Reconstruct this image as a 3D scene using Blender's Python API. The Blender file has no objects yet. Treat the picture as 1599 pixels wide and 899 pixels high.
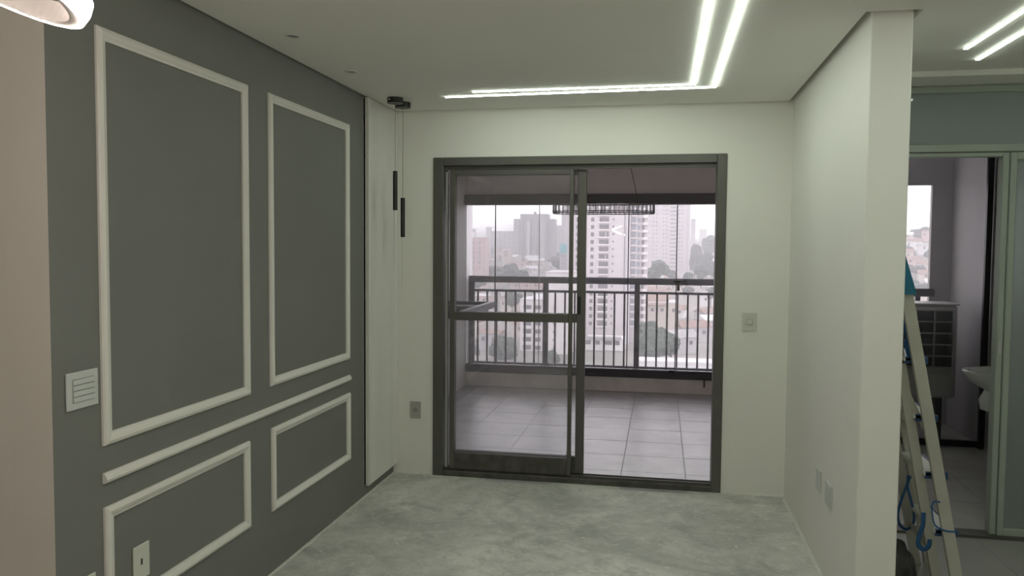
import bpy, bmesh, math, random
from mathutils import Vector, Matrix, noise

random.seed(7)
S = bpy.context.scene
COL = S.collection

# ------------------------------------------------------------------ camera
PITCH, YAW, ROLL, FPX = -0.0502175, -0.186785, 0.0075117, 1229.6
IW, IH = 1599.0, 899.0
CAM = Vector((0, 0, 1.58))
fwd = Vector((math.sin(YAW) * math.cos(PITCH), math.cos(YAW) * math.cos(PITCH), math.sin(PITCH)))
r0 = Vector((math.cos(YAW), -math.sin(YAW), 0))
u0 = r0.cross(fwd)
rgt = r0 * math.cos(ROLL) + u0 * math.sin(ROLL)
upv = -r0 * math.sin(ROLL) + u0 * math.cos(ROLL)
cd = bpy.data.cameras.new('camera')
cam = bpy.data.objects.new('camera', cd)
COL.objects.link(cam)
cd.sensor_width = 36
cd.lens = FPX / IW * 36
cd.clip_start, cd.clip_end = 0.05, 6000
m3 = Matrix((rgt, upv, -fwd)).transposed()
cam.matrix_world = Matrix.Translation(CAM) @ m3.to_4x4()
S.camera = cam

# ------------------------------------------------------------------ world and exposure
W = bpy.data.worlds.new('overcast_sky')
S.world = W
W.use_nodes = True
bg = W.node_tree.nodes['Background']
bg.inputs[0].default_value = (0.98, 0.94, 1.0, 1)
bg.inputs[1].default_value = 2.7
S.view_settings.view_transform = 'Standard'
S.view_settings.look = 'None'
S.view_settings.exposure = 0.0
S.view_settings.gamma = 1.0
S.view_settings.use_curve_mapping = False
S.cycles.transparent_max_bounces = 24
S.cycles.max_bounces = 10
S.cycles.diffuse_bounces = 8
S.cycles.volume_bounces = 2

LED_COL = (0.89, 1.0, 0.87)
LED_POWER = 24.5
RING_COL = (1.0, 0.89, 0.82)
RING_POWER = 85.0


def at(x, y, Y):
    """world point on the plane at distance Y seen in the photograph at (x, y)"""
    d = rgt * ((x - IW / 2) / FPX) - upv * ((y - IH / 2) / FPX) + fwd
    return CAM + d * (Y / d.y)


# ------------------------------------------------------------------ materials
def base_mat(name):
    m = bpy.data.materials.new(name)
    m.use_nodes = True
    return m, m.node_tree, m.node_tree.nodes['Principled BSDF']


def mat(name, col, rough=0.6, metal=0.0, var=0.06, scale=6.0, bump=0.0, bscale=60.0, spec=0.5, detail=3.0, col2=None):
    m, t, b = base_mat(name)
    tc = t.nodes.new('ShaderNodeTexCoord')
    nz = t.nodes.new('ShaderNodeTexNoise')
    nz.inputs['Scale'].default_value = scale
    nz.inputs['Detail'].default_value = detail
    t.links.new(tc.outputs['Object'], nz.inputs['Vector'])
    rp = t.nodes.new('ShaderNodeValToRGB')
    c2 = col2 or tuple(min(1, c * (1 + var)) for c in col)
    c1 = col if col2 else tuple(c * (1 - var) for c in col)
    rp.color_ramp.elements[0].position = 0.3
    rp.color_ramp.elements[1].position = 0.7
    rp.color_ramp.elements[0].color = (*c1, 1)
    rp.color_ramp.elements[1].color = (*c2, 1)
    t.links.new(nz.outputs['Fac'], rp.inputs[0])
    t.links.new(rp.outputs[0], b.inputs['Base Color'])
    b.inputs['Roughness'].default_value = rough
    b.inputs['Metallic'].default_value = metal
    b.inputs['Specular IOR Level'].default_value = spec
    if bump:
        n2 = t.nodes.new('ShaderNodeTexNoise')
        n2.inputs['Scale'].default_value = bscale
        n2.inputs['Detail'].default_value = 4
        t.links.new(tc.outputs['Object'], n2.inputs['Vector'])
        bp = t.nodes.new('ShaderNodeBump')
        bp.inputs['Strength'].default_value = bump
        bp.inputs['Distance'].default_value = 0.01
        t.links.new(n2.outputs['Fac'], bp.inputs['Height'])
        t.links.new(bp.outputs[0], b.inputs['Normal'])
    return m


def emit_mat(name, col, power):
    m = bpy.data.materials.new(name)
    m.use_nodes = True
    t = m.node_tree
    t.nodes.clear()
    o = t.nodes.new('ShaderNodeOutputMaterial')
    e = t.nodes.new('ShaderNodeEmission')
    e.inputs[0].default_value = (*col, 1)
    e.inputs[1].default_value = power
    t.links.new(e.outputs[0], o.inputs[0])
    return m


def glass_mat(name, tint=(0.99, 0.99, 0.99), refl=1.0, dust_whitening=0.0):
    """clear pane: transparent with a Fresnel mirror, plus a dusty film that also serves to paint in brightness"""
    m = bpy.data.materials.new(name)
    m.use_nodes = True
    t = m.node_tree
    t.nodes.clear()
    o = t.nodes.new('ShaderNodeOutputMaterial')
    tr = t.nodes.new('ShaderNodeBsdfTransparent')
    tr.inputs[0].default_value = (*tint, 1)
    gl = t.nodes.new('ShaderNodeBsdfGlossy')
    gl.inputs['Roughness'].default_value = 0.0
    gl.inputs[0].default_value = (refl, refl, refl, 1)
    fr = t.nodes.new('ShaderNodeFresnel')
    fr.inputs[0].default_value = 1.45
    mx = t.nodes.new('ShaderNodeMixShader')
    t.links.new(fr.outputs[0], mx.inputs[0])
    t.links.new(tr.outputs[0], mx.inputs[1])
    t.links.new(gl.outputs[0], mx.inputs[2])
    out = mx
    if dust_whitening:
        df = t.nodes.new('ShaderNodeBsdfTranslucent')
        df.inputs[0].default_value = (0.8, 0.8, 0.8, 1)
        tc = t.nodes.new('ShaderNodeTexCoord')
        nz = t.nodes.new('ShaderNodeTexNoise')
        nz.inputs['Scale'].default_value = 3
        nz.inputs['Detail'].default_value = 5
        t.links.new(tc.outputs['Object'], nz.inputs['Vector'])
        mm = t.nodes.new('ShaderNodeMath')
        mm.operation = 'MULTIPLY'
        mm.inputs[1].default_value = dust_whitening * 2
        t.links.new(nz.outputs['Fac'], mm.inputs[0])
        m2 = t.nodes.new('ShaderNodeMixShader')
        t.links.new(mm.outputs[0], m2.inputs[0])
        t.links.new(mx.outputs[0], m2.inputs[1])
        t.links.new(df.outputs[0], m2.inputs[2])
        out = m2
    t.links.new(out.outputs[0], o.inputs[0])
    return m


def concrete_mat():
    m, t, b = base_mat('raw_screed')
    tc = t.nodes.new('ShaderNodeTexCoord')

    def nse(scale, detail, dist=0.0, rough=0.55):
        n = t.nodes.new('ShaderNodeTexNoise')
        n.inputs['Scale'].default_value = scale
        n.inputs['Detail'].default_value = detail
        n.inputs['Distortion'].default_value = dist
        n.inputs['Roughness'].default_value = rough
        t.links.new(tc.outputs['Object'], n.inputs['Vector'])
        return n

    def ramp(n, p0, c0, p1, c1):
        r = t.nodes.new('ShaderNodeValToRGB')
        r.color_ramp.elements[0].position = p0
        r.color_ramp.elements[1].position = p1
        r.color_ramp.elements[0].color = (*c0, 1)
        r.color_ramp.elements[1].color = (*c1, 1)
        t.links.new(n.outputs['Fac'], r.inputs[0])
        return r

    def mix(a, bb, fac):
        x = t.nodes.new('ShaderNodeMix')
        x.data_type = 'RGBA'
        t.links.new(fac.outputs[0], x.inputs[0])
        t.links.new(a, x.inputs[6])
        if isinstance(bb, tuple):
            x.inputs[7].default_value = (*bb, 1)
        else:
            t.links.new(bb, x.inputs[7])
        return x.outputs[2]
    big = ramp(nse(1.3, 8, 0.9, 0.66), 0.36, (0.43, 0.43, 0.4), 0.66, (0.73, 0.725, 0.67))
    dirt = ramp(nse(2.6, 10, 0.6, 0.74), 0.5, (0, 0, 0), 0.66, (0.75, 0.75, 0.75))
    c = mix(big.outputs[0], (0.31, 0.31, 0.3), dirt)
    mott = ramp(nse(14, 9, 0.5, 0.75), 0.46, (0, 0, 0), 0.7, (0.6, 0.6, 0.6))
    c = mix(c, (0.34, 0.34, 0.325), mott)
    splat = ramp(nse(19, 8, 0.7, 0.68), 0.6, (0, 0, 0), 0.68, (0.55, 0.55, 0.55))
    c = mix(c, (0.78, 0.78, 0.73), splat)
    speck = ramp(nse(48, 4, 0.4), 0.675, (0, 0, 0), 0.72, (0.9, 0.9, 0.9))
    c = mix(c, (0.85, 0.85, 0.8), speck)
    t.links.new(c, b.inputs['Base Color'])
    b.inputs['Roughness'].default_value = 0.82
    b.inputs['Specular IOR Level'].default_value = 0.3
    bp = t.nodes.new('ShaderNodeBump')
    bp.inputs['Strength'].default_value = 0.35
    bp.inputs['Distance'].default_value = 0.01
    t.links.new(nse(30, 6).outputs['Fac'], bp.inputs['Height'])
    t.links.new(bp.outputs[0], b.inputs['Normal'])
    return m


def marble_tile_mat(name, col, vein, rough):
    m, t, b = base_mat(name)
    tc = t.nodes.new('ShaderNodeTexCoord')
    oi = t.nodes.new('ShaderNodeObjectInfo')
    ad = t.nodes.new('ShaderNodeVectorMath')
    ad.operation = 'ADD'
    t.links.new(tc.outputs['Object'], ad.inputs[0])
    t.links.new(oi.outputs['Location'], ad.inputs[1])
    n = t.nodes.new('ShaderNodeTexNoise')
    n.inputs['Scale'].default_value = 2.2
    n.inputs['Detail'].default_value = 7
    n.inputs['Distortion'].default_value = 1.4
    t.links.new(ad.outputs[0], n.inputs['Vector'])
    r = t.nodes.new('ShaderNodeValToRGB')
    r.color_ramp.elements[0].position = 0.35
    r.color_ramp.elements[1].position = 0.65
    r.color_ramp.elements[0].color = (*vein, 1)
    r.color_ramp.elements[1].color = (*col, 1)
    t.links.new(n.outputs['Fac'], r.inputs[0])
    t.links.new(r.outputs[0], b.inputs['Base Color'])
    b.inputs['Roughness'].default_value = rough
    return m


def frosted_mat(name, col, trans=0.75, rough=0.45):
    m, t, b = base_mat(name)
    b.inputs['Base Color'].default_value = (*col, 1)
    b.inputs['Roughness'].default_value = rough
    b.inputs['Transmission Weight'].default_value = trans
    b.inputs['IOR'].default_value = 1.2
    tc = t.nodes.new('ShaderNodeTexCoord')
    nz = t.nodes.new('ShaderNodeTexNoise')
    nz.inputs['Scale'].default_value = 260
    t.links.new(tc.outputs['Object'], nz.inputs['Vector'])
    bp = t.nodes.new('ShaderNodeBump')
    bp.inputs['Strength'].default_value = 0.06
    t.links.new(nz.outputs['Fac'], bp.inputs['Height'])
    t.links.new(bp.outputs[0], b.inputs['Normal'])
    b.inputs['Coat Weight'].default_value = 0.4
    b.inputs['Coat Roughness'].default_value = 0.08
    return m


M = dict(
    white=mat('white_wall_paint', (0.8, 0.79, 0.74), 0.6, var=0.015, scale=2, bump=0.05, bscale=120),
    ceil=mat('ceiling_paint', (0.83, 0.82, 0.77), 0.75, var=0.012, scale=2),
    beige=mat('entry_wall_paint', (0.67, 0.62, 0.57), 0.65, var=0.02, scale=3, bump=0.05, bscale=120),
    grey=mat('grey_accent_paint', (0.18, 0.18, 0.168), 0.62, var=0.03, scale=2.5, bump=0.06, bscale=140),
    mould=mat('moulding_paint', (0.72, 0.7, 0.65), 0.45, var=0.02, scale=5),
    fluted=mat('fluted_panel_white', (0.7, 0.69, 0.65), 0.5, var=0.015, scale=4),
    screed=concrete_mat(),
    alu=mat('bronze_aluminium', (0.115, 0.112, 0.1), 0.42, 0.2, var=0.05, scale=9),
    alu_dust=mat('dusty_bronze_aluminium', (0.085, 0.08, 0.072), 0.65, 0.1, var=0.3, scale=14, detail=6),
    plaster=mat('plaster_residue', (0.62, 0.62, 0.56), 0.85, var=0.15, scale=40),
    gasket=mat('rubber_gasket', (0.02, 0.02, 0.02), 0.7),
    edge=mat('pale_channel', (0.5, 0.5, 0.5), 0.5),
    glass=glass_mat('clear_glass', dust_whitening=0.02),
    doorglass=glass_mat('dusty_door_glass', tint=(0.985, 0.985, 0.99), dust_whitening=0.045),
    plate=mat('switch_plate', (0.56, 0.58, 0.56), 0.4, var=0.01),
    plate_cream=mat('outlet_plate_cream', (0.62, 0.62, 0.55), 0.42, var=0.01),
    plate_dusty=mat('outlet_plate_dusty', (0.4, 0.39, 0.36), 0.5, var=0.03),
    slot=mat('dark_slot', (0.05, 0.05, 0.05), 0.6),
    line=mat('rocker_gap', (0.3, 0.31, 0.3), 0.6),
    black=mat('black_lacquer', (0.012, 0.012, 0.013), 0.38, var=0.05),
    cord=mat('grey_cord', (0.12, 0.12, 0.11), 0.6),
    rod=mat('clear_acrylic_rod', (0.5, 0.5, 0.48), 0.2),
    led=emit_mat('led_diffuser', LED_COL, LED_POWER),
    led_kitchen=emit_mat('led_diffuser_kitchen', LED_COL, LED_POWER * 0.8),
    ledrim=mat('led_channel_white', (0.75, 0.75, 0.72), 0.5),
    ring=emit_mat('ring_diffuser', RING_COL, RING_POWER),
    ringbody=mat('ring_body_white', (0.55, 0.5, 0.47), 0.45),
    spot=mat('spot_trim', (0.6, 0.6, 0.56), 0.5),
    spotin=mat('spot_cavity', (0.3, 0.3, 0.28), 0.6),
    btile=marble_tile_mat('balcony_porcelain', (0.5, 0.475, 0.49), (0.37, 0.35, 0.365), 0.32),
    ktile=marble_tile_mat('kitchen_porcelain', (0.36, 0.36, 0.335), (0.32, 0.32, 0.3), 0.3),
    ltile=marble_tile_mat('laundry_porcelain', (0.5, 0.49, 0.47), (0.42, 0.41, 0.4), 0.35),
    grout=mat('grout', (0.4, 0.385, 0.39), 0.8),
    sidewall=mat('balcony_wall_paint', (0.78, 0.76, 0.76), 0.6, var=0.02),
    soffit=mat('balcony_plaster', (0.86, 0.79, 0.8), 0.7, var=0.02),
    rail=mat('charcoal_railing', (0.085, 0.08, 0.092), 0.45, 0.3),
    blind=mat('charcoal_blind_box', (0.15, 0.138, 0.15), 0.5),
    curb=mat('brown_stone_curb', (0.85, 0.77, 0.74), 0.6, var=0.1, scale=5),
    frame=mat('grey_metal_frame', (0.22, 0.22, 0.25), 0.45, 0.4),
    chrome=mat('dark_chrome', (0.16, 0.15, 0.15), 0.25, 0.9),
    crystal=glass_mat('crystal', tint=(0.93, 0.93, 0.94), refl=1.0, dust_whitening=0.3),  # whitening film paints brightness into the crystals
    pframe=mat('pale_green_white_frame', (0.4, 0.45, 0.395), 0.45, var=0.01),
    upglass=mat('dark_back_painted_glass', (0.33, 0.37, 0.365), 0.06, var=0.03, scale=2),
    frost=frosted_mat('frosted_glass', (0.6, 0.66, 0.66)),
    lwall=mat('laundry_glazed_wall_tile', (0.5, 0.49, 0.48), 0.12, var=0.02),
    lwallmatt=mat('technical_area_plaster', (0.4, 0.39, 0.41), 0.7, var=0.03),
    ceramic=mat('white_ceramic', (0.68, 0.7, 0.68), 0.15),
    acbody=mat('condenser_cream', (0.42, 0.42, 0.41), 0.5),
    acdark=mat('condenser_grille_dark', (0.02, 0.021, 0.024), 0.6),
    acbar=mat('condenser_grille_bar', (0.27, 0.27, 0.27), 0.5),
    ladder=mat('ladder_aluminium', (0.52, 0.51, 0.45), 0.45, 0.25, var=0.05, scale=12),
    tread=mat('ladder_tread_pale', (0.62, 0.63, 0.58), 0.5, 0.1),
    blue=mat('teal_blue_plastic', (0.02, 0.17, 0.27), 0.4, var=0.1),
    navy=mat('blue_tread_plastic', (0.02, 0.06, 0.16), 0.45),
    strap=mat('blue_webbing', (0.02, 0.1, 0.26), 0.6, var=0.15, scale=30),
    bag=mat('dark_bag_plastic', (0.03, 0.03, 0.032), 0.4),
    wood=mat('brown_wood', (0.16, 0.08, 0.05), 0.6, var=0.2),
    terrain=mat('scrub_and_streets', (0.1, 0.11, 0.09), 0.9, scale=0.02, detail=8, col2=(0.3, 0.27, 0.25)),
    leaf=mat('leaf_green', (0.018, 0.035, 0.025), 0.8, scale=0.6, detail=6, col2=(0.05, 0.075, 0.05)),
    bark=mat('bark', (0.08, 0.06, 0.05), 0.9),
    tower=mat('tower_render_white', (0.5, 0.455, 0.47), 0.8, var=0.03, scale=0.2),
    tower2=mat('tower_render_grey', (0.3, 0.285, 0.3), 0.8, var=0.03, scale=0.2),
    tower3=mat('tower_stripe_pale', (0.58, 0.56, 0.58), 0.8, var=0.03, scale=0.2),
    pink=mat('pink_render', (0.55, 0.42, 0.4), 0.8, var=0.04, scale=0.2),
    apt=mat('apartment_white', (0.7, 0.66, 0.65), 0.8, var=0.03, scale=0.2),
    cream=mat('house_cream', (0.55, 0.49, 0.44), 0.85, var=0.05, scale=0.3),
    hgrey=mat('house_grey', (0.4, 0.39, 0.4), 0.85, var=0.05, scale=0.3),
    hwhite=mat('house_white', (0.7, 0.69, 0.69), 0.85, var=0.05, scale=0.3),
    roof=mat('clay_roof', (0.24, 0.155, 0.13), 0.85, var=0.15, scale=0.5),
    roofg=mat('fibre_cement_roof', (0.3, 0.29, 0.29), 0.85, var=0.12, scale=0.4),
    wroof=mat('white_metal_roof', (0.6, 0.59, 0.6), 0.7),
    teal=mat('teal_render', (0.12, 0.42, 0.46), 0.8),
    win=mat('far_window', (0.09, 0.08, 0.09), 0.3),
    winb=mat('far_window_bluish', (0.2, 0.21, 0.25), 0.3),
)


# ------------------------------------------------------------------ mesh helpers
class MB:
    def __init__(s):
        s.v, s.f, s.mi = [], [], []

    def add(s, vs, fs, mi=0):
        n = len(s.v)
        s.v += [tuple(v) for v in vs]
        s.f += [tuple(i + n for i in f) for f in fs]
        s.mi += [mi] * len(fs)
        return s

    def box(s, x0, x1, y0, y1, z0, z1, mi=0):
        vs = [(x, y, z) for z in (z0, z1) for y in (y0, y1) for x in (x0, x1)]
        return s.add(vs, [(0, 2, 3, 1), (4, 5, 7, 6), (0, 1, 5, 4), (2, 6, 7, 3), (0, 4, 6, 2), (1, 3, 7, 5)], mi)

    def cbox(s, x0, x1, y0, y1, z0, z1, c=0.003, mi=0):
        bm = bmesh.new()
        bmesh.ops.create_cube(bm, size=1)
        for v in bm.verts:
            v.co = ((x0 + x1) / 2 + v.co.x * (x1 - x0), (y0 + y1) / 2 + v.co.y * (y1 - y0), (z0 + z1) / 2 + v.co.z * (z1 - z0))
        c = min(c, 0.3 * min(x1 - x0, y1 - y0, z1 - z0))
        bmesh.ops.bevel(bm, geom=bm.edges[:], offset=c, segments=1, affect='EDGES')
        bm.verts.index_update()
        s.add([v.co[:] for v in bm.verts], [[v.index for v in f.verts] for f in bm.faces], mi)
        bm.free()
        return s

    def bar(s, p, q, w, d, side=(1, 0, 0), mi=0):
        """rectangular bar from p to q, w along 'side', d across"""
        p, q = Vector(p), Vector(q)
        ax = (q - p).normalized()
        sd = Vector(side)
        sd = (sd - ax * sd.dot(ax)).normalized()
        dp = ax.cross(sd)
        vs = []
        for c in (p, q):
            for a, b in ((-1, -1), (1, -1), (1, 1), (-1, 1)):
                vs.append(c + sd * (a * w / 2) + dp * (b * d / 2))
        return s.add(vs, [(3, 2, 1, 0), (4, 5, 6, 7), (0, 1, 5, 4), (1, 2, 6, 5), (2, 3, 7, 6), (3, 0, 4, 7)], mi)

    def cyl(s, p, q, r, n=16, r2=None, mi=0):
        p, q = Vector(p), Vector(q)
        r2 = r if r2 is None else r2
        ax = (q - p).normalized()
        a = ax.orthogonal().normalized()
        b = ax.cross(a)
        vs = []
        for c, rr in ((p, r), (q, r2)):
            for i in range(n):
                t = 2 * math.pi * i / n
                vs.append(c + a * (rr * math.cos(t)) + b * (rr * math.sin(t)))
        fs = [(i, (i + 1) % n, n + (i + 1) % n, n + i) for i in range(n)]
        fs += [tuple(range(n - 1, -1, -1)), tuple(range(n, 2 * n))]
        return s.add(vs, fs, mi)

    def tube(s, pts, r, n=8, flat=1.0, closed=False, mi=0, nrm=None):
        pts = [Vector(p) for p in pts]
        N = len(pts)
        vs = []
        up = Vector(nrm) if nrm else None
        prev = None
        for i, p in enumerate(pts):
            a = pts[(i + 1) % N] if (closed or i + 1 < N) else pts[i]
            b = pts[i - 1] if (closed or i > 0) else pts[i]
            t = (a - b).normalized()
            if up is not None:
                u = (up - t * up.dot(t)).normalized()
            elif prev is None:
                u = t.orthogonal().normalized()
            else:
                u = (prev - t * prev.dot(t)).normalized()
            prev = u
            w = t.cross(u)
            for k in range(n):
                th = 2 * math.pi * k / n
                vs.append(p + u * (r * math.cos(th)) + w * (r * flat * math.sin(th)))
        fs = []
        for i in range(N if closed else N - 1):
            for k in range(n):
                j = (i + 1) % N
                fs.append((i * n + k, i * n + (k + 1) % n, j * n + (k + 1) % n, j * n + k))
        if not closed:
            fs += [tuple(range(n - 1, -1, -1)), tuple(range((N - 1) * n, N * n))]
        return s.add(vs, fs, mi)

    def sweep(s, rings, mi=0, closed=True):
        """rings: list of point loops of equal length"""
        n = len(rings[0])
        vs = [p for r in rings for p in r]
        fs = []
        for i in range(len(rings) - 1):
            for k in range(n):
                fs.append((i * n + k, i * n + (k + 1) % n, (i + 1) * n + (k + 1) % n, (i + 1) * n + k))
        if closed:
            fs += [tuple(range(n - 1, -1, -1)), tuple(range((len(rings) - 1) * n, len(rings) * n))]
        return s.add(vs, fs, mi)

    def build(s, name, mats, parent=None, smooth=False, origin=None):
        o_ = Vector(origin) if origin else None
        if o_ is None:
            if parent is not None:
                o_ = ORG[parent.name].copy()
            else:
                xs, ys, zs = zip(*s.v)
                o_ = Vector(((min(xs) + max(xs)) / 2, (min(ys) + max(ys)) / 2, min(zs)))
        me = bpy.data.meshes.new(name)
        me.from_pydata([(Vector(v) - o_)[:] for v in s.v], [], s.f)
        for m in (mats if isinstance(mats, (list, tuple)) else [mats]):
            me.materials.append(m)
        for p, i in zip(me.polygons, s.mi):
            p.material_index = i
            p.use_smooth = smooth
        bm = bmesh.new()
        bm.from_mesh(me)
        bmesh.ops.recalc_face_normals(bm, faces=bm.faces)
        bm.to_mesh(me)
        bm.free()
        o = bpy.data.objects.new(name, me)
        COL.objects.link(o)
        if parent is not None:
            o.parent = parent
            o.location = o_ - ORG[parent.name]
        else:
            o.location = o_
        ORG[o.name] = o_.copy()
        return o


ORG = {}


def tag(o, label=None, cat=None, group=None, kind=None):
    if label:
        o['label'] = label
    if cat:
        o['category'] = cat
    if group:
        o['group'] = group
    if kind:
        o['kind'] = kind
    return o


def thing(name, loc, label=None, cat=None, group=None, kind=None):
    o = bpy.data.objects.new(name, None)
    o.empty_display_size = 0.1
    COL.objects.link(o)
    o.location = loc
    ORG[o.name] = Vector(loc)
    return tag(o, label, cat, group, kind)


def inst(name, mesh, parent, loc):
    """one more part that shares mesh data; loc in world space"""
    o = bpy.data.objects.new(name, mesh)
    COL.objects.link(o)
    o.parent = parent
    o.location = Vector(loc) - ORG[parent.name]
    ORG[o.name] = Vector(loc)
    return o


def proto_box(name, w, d, h, m, c=0.0):
    """mesh datum: box centred in x and y, standing on its origin"""
    b = MB()
    if c:
        b.cbox(-w / 2, w / 2, -d / 2, d / 2, 0, h, c)
    else:
        b.box(-w / 2, w / 2, -d / 2, d / 2, 0, h)
    me = bpy.data.meshes.new(name)
    me.from_pydata(b.v, [], b.f)
    me.materials.append(m)
    return me


def struct(o, label, cat):
    return tag(o, label, cat, kind='structure')


# ------------------------------------------------------------------ room shell
XL, YB, XR, XR2, YE, ZC, ZS = -1.83, 5.23, 0.80, 0.955, 3.365, 2.515, 2.62
struct(MB().box(-4.2, 0.88, -2.6, 5.24, -0.12, 0).build('floor', M['screed']),
       'raw grey concrete screed floor with pale plaster splashes', 'floor')

b = MB()
b.box(-4.2, -1.83, -2.6, 2.07, ZC, 2.56)
b.box(-1.83, 0.772, -2.6, 2.07, ZC, 2.56)
b.box(-1.818, 0.772, 2.07, 5.218, ZC, 2.56)
b.box(0.772, 0.985, -2.6, 3.335, ZC, 2.56)
b.box(0.985, 2.6, -2.6, 4.47, ZC, 2.56)
struct(b.build('ceiling', M['ceil']), 'white plasterboard ceiling with a shadow gap along the walls', 'ceiling')
struct(MB().box(-4.35, 2.75, -2.75, 9.1, ZS, 2.72).build('ceiling_slab', M['ceil']),
       'concrete slab above the shadow gap and balcony', 'ceiling')

b = MB().box(-1.98, XL, 2.093, YB, 0, ZS)
b.mi[2] = 1
o = b.build('wall_left', [M['grey'], M['beige']])
struct(o, 'grey painted accent wall carrying white moulding frames', 'wall')
struct(MB().box(-4.2, -1.98, 2.093, 2.24, 0, ZS).build('wall_entry', M['beige']),
       'pinkish beige wall at the near corner beside the grey wall', 'wall')
struct(MB().box(-4.35, -4.2, -2.6, 2.24, 0, ZS).build('wall_hall', M['beige']), 'beige side wall of the hall behind the viewer', 'wall')
struct(MB().box(-4.35, 2.75, -2.75, -2.6, 0, ZS).build('wall_rear', M['white']), 'white wall behind the viewer', 'wall')

DX0, DX1, DZ1 = -1.54, 0.405, 2.195
b = MB().box(-2.35, DX0, YB, YB + .15, 0, ZS).box(DX1, XR, YB, YB + .15, 0, ZS).box(DX0, DX1, YB, YB + .15, DZ1, ZS)
struct(b.build('wall_back', M['white']), 'white back wall around the balcony sliding door', 'wall')
struct(MB().cbox(XR, XR2, YE, 9.0, 0, ZS, 0.004).build('wall_right', M['white']),
       'white partition wall ending in a narrow pillar face beside the ladder', 'wall')
struct(MB().box(2.6, 2.75, -2.6, 4.76, 0, ZS).build('wall_kitchen', M['white']), 'white kitchen side wall', 'wall')


def residue(name, p, q, inward, label):
    """ragged line of paint and plaster left on the floor along a wall"""
    p, q, n = Vector(p), Vector(q), Vector(inward)
    L = (q - p).length
    N = int(L / 0.02)
    top, b = [], MB()
    for i in range(N + 1):
        c = p + (q - p) * (i / N)
        w = 0.012 + 0.012 * abs(noise.noise(c * 9)) + 0.008 * abs(noise.noise(c * 31))
        h = 0.0025 + 0.002 * abs(noise.noise(c * 17))
        b.v += [tuple(c), tuple(c + Vector((0, 0, h))), tuple(c + n * w * .8 + Vector((0, 0, h * .8))), tuple(c + n * w)]
    for i in range(N):
        for k in range(3):
            b.f.append((i * 4 + k, i * 4 + k + 1, i * 4 + k + 5, i * 4 + k + 4))
            b.mi.append(0)
    o = b.build(name, M['plaster'])
    return struct(o, label, 'trim')


residue('trim_4', (XL, 2.1, 0), (XL, YB, 0), (1, 0, 0), 'ragged pale plaster line on the floor along the grey wall')
residue('trim_5', (XR, YE, 0), (XR, YB, 0), (-1, 0, 0), 'ragged pale plaster line on the floor along the partition wall')
residue('trim_6', (XL, YB, 0), (DX0, YB, 0), (0, -1, 0), 'short pale plaster line on the floor under the dusty outlet')
residue('trim_7', (DX1, YB, 0), (XR, YB, 0), (0, -1, 0), 'short pale plaster line on the floor under the door-side switch')

# ------------------------------------------------------------------ kitchen floor and partition
kf = thing('floor_kitchen', (1.7, 1, 0), 'pale porcelain tile floor of the kitchen beside the ladder', 'floor', kind='structure')
MB().box(0.88, 2.6, -2.6, 4.76, -0.12, -0.002).build('grout_bed', M['roofg'], kf)
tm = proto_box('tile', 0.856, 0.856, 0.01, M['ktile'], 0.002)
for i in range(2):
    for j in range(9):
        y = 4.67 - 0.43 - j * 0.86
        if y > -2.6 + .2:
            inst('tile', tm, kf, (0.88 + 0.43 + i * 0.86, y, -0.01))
struct(MB().box(0.96, 2.6, 4.47, 4.80, 2.487, 2.56).build('trim_1', M['ceil']),
       'white dropped strip where the kitchen ceiling meets the glazed partition', 'trim')

YK = 4.72
pt = thing('glass_partition', (1.8, YK, 0), 'pale framed glazed partition with dark glass transom and sliding frosted door', 'partition')
MB().cbox(0.96, 2.6, YK, YK + 0.07, 2.447, 2.485, .003).build('top_rail', M['pframe'], pt)
MB().box(0.96, 2.6, YK + 0.02, YK + 0.035, 2.166, 2.447).build('transom_glass', M['upglass'], pt)
MB().cbox(0.96, 2.6, YK - 0.01, YK + 0.08, 2.125, 2.166, .003).build('header', M['pframe'], pt)
MB().cbox(0.96, 1.816, YK + .005, YK + 0.07, 2.1, 2.122, .002).build('header_track', M['pframe'], pt)
MB().cbox(0.96, 1.02, YK, YK + 0.07, 0.01, 2.1, .003).build('post', M['pframe'], pt)
MB().cbox(1.816, 1.849, YK + 0.002, YK + 0.07, 0.012, 2.12, .004).build('post', M['pframe'], pt)
sd = MB()
sd.cbox(1.851, 1.884, YK - 0.008, YK + 0.03, 0.012, 2.12, .004)
sd.cbox(1.882, 2.58, YK - 0.008, YK + 0.03, 2.08, 2.12, .003).cbox(1.882, 2.58, YK - 0.008, YK + 0.03, 0.012, 0.055, .003)
sd.cbox(2.56, 2.598, YK - 0.008, YK + 0.03, 0.012, 2.12, .003)
sl = sd.build('sliding_leaf', M['pframe'], pt)
MB().box(1.882, 2.56, YK + 0.006, YK + 0.014, 0.055, 2.08).build('frosted_pane', M['frost'], sl)
MB().cbox(1.82, 1.843, YK - 0.006, YK + .002, 1.02, 1.1, .002).build('flush_pull', M['edge'], pt)
MB().box(0.96, 2.6, YK - 0.03, YK + 0.08, -0.003, 0.012).build('threshold', M['alu'], pt)

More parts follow.
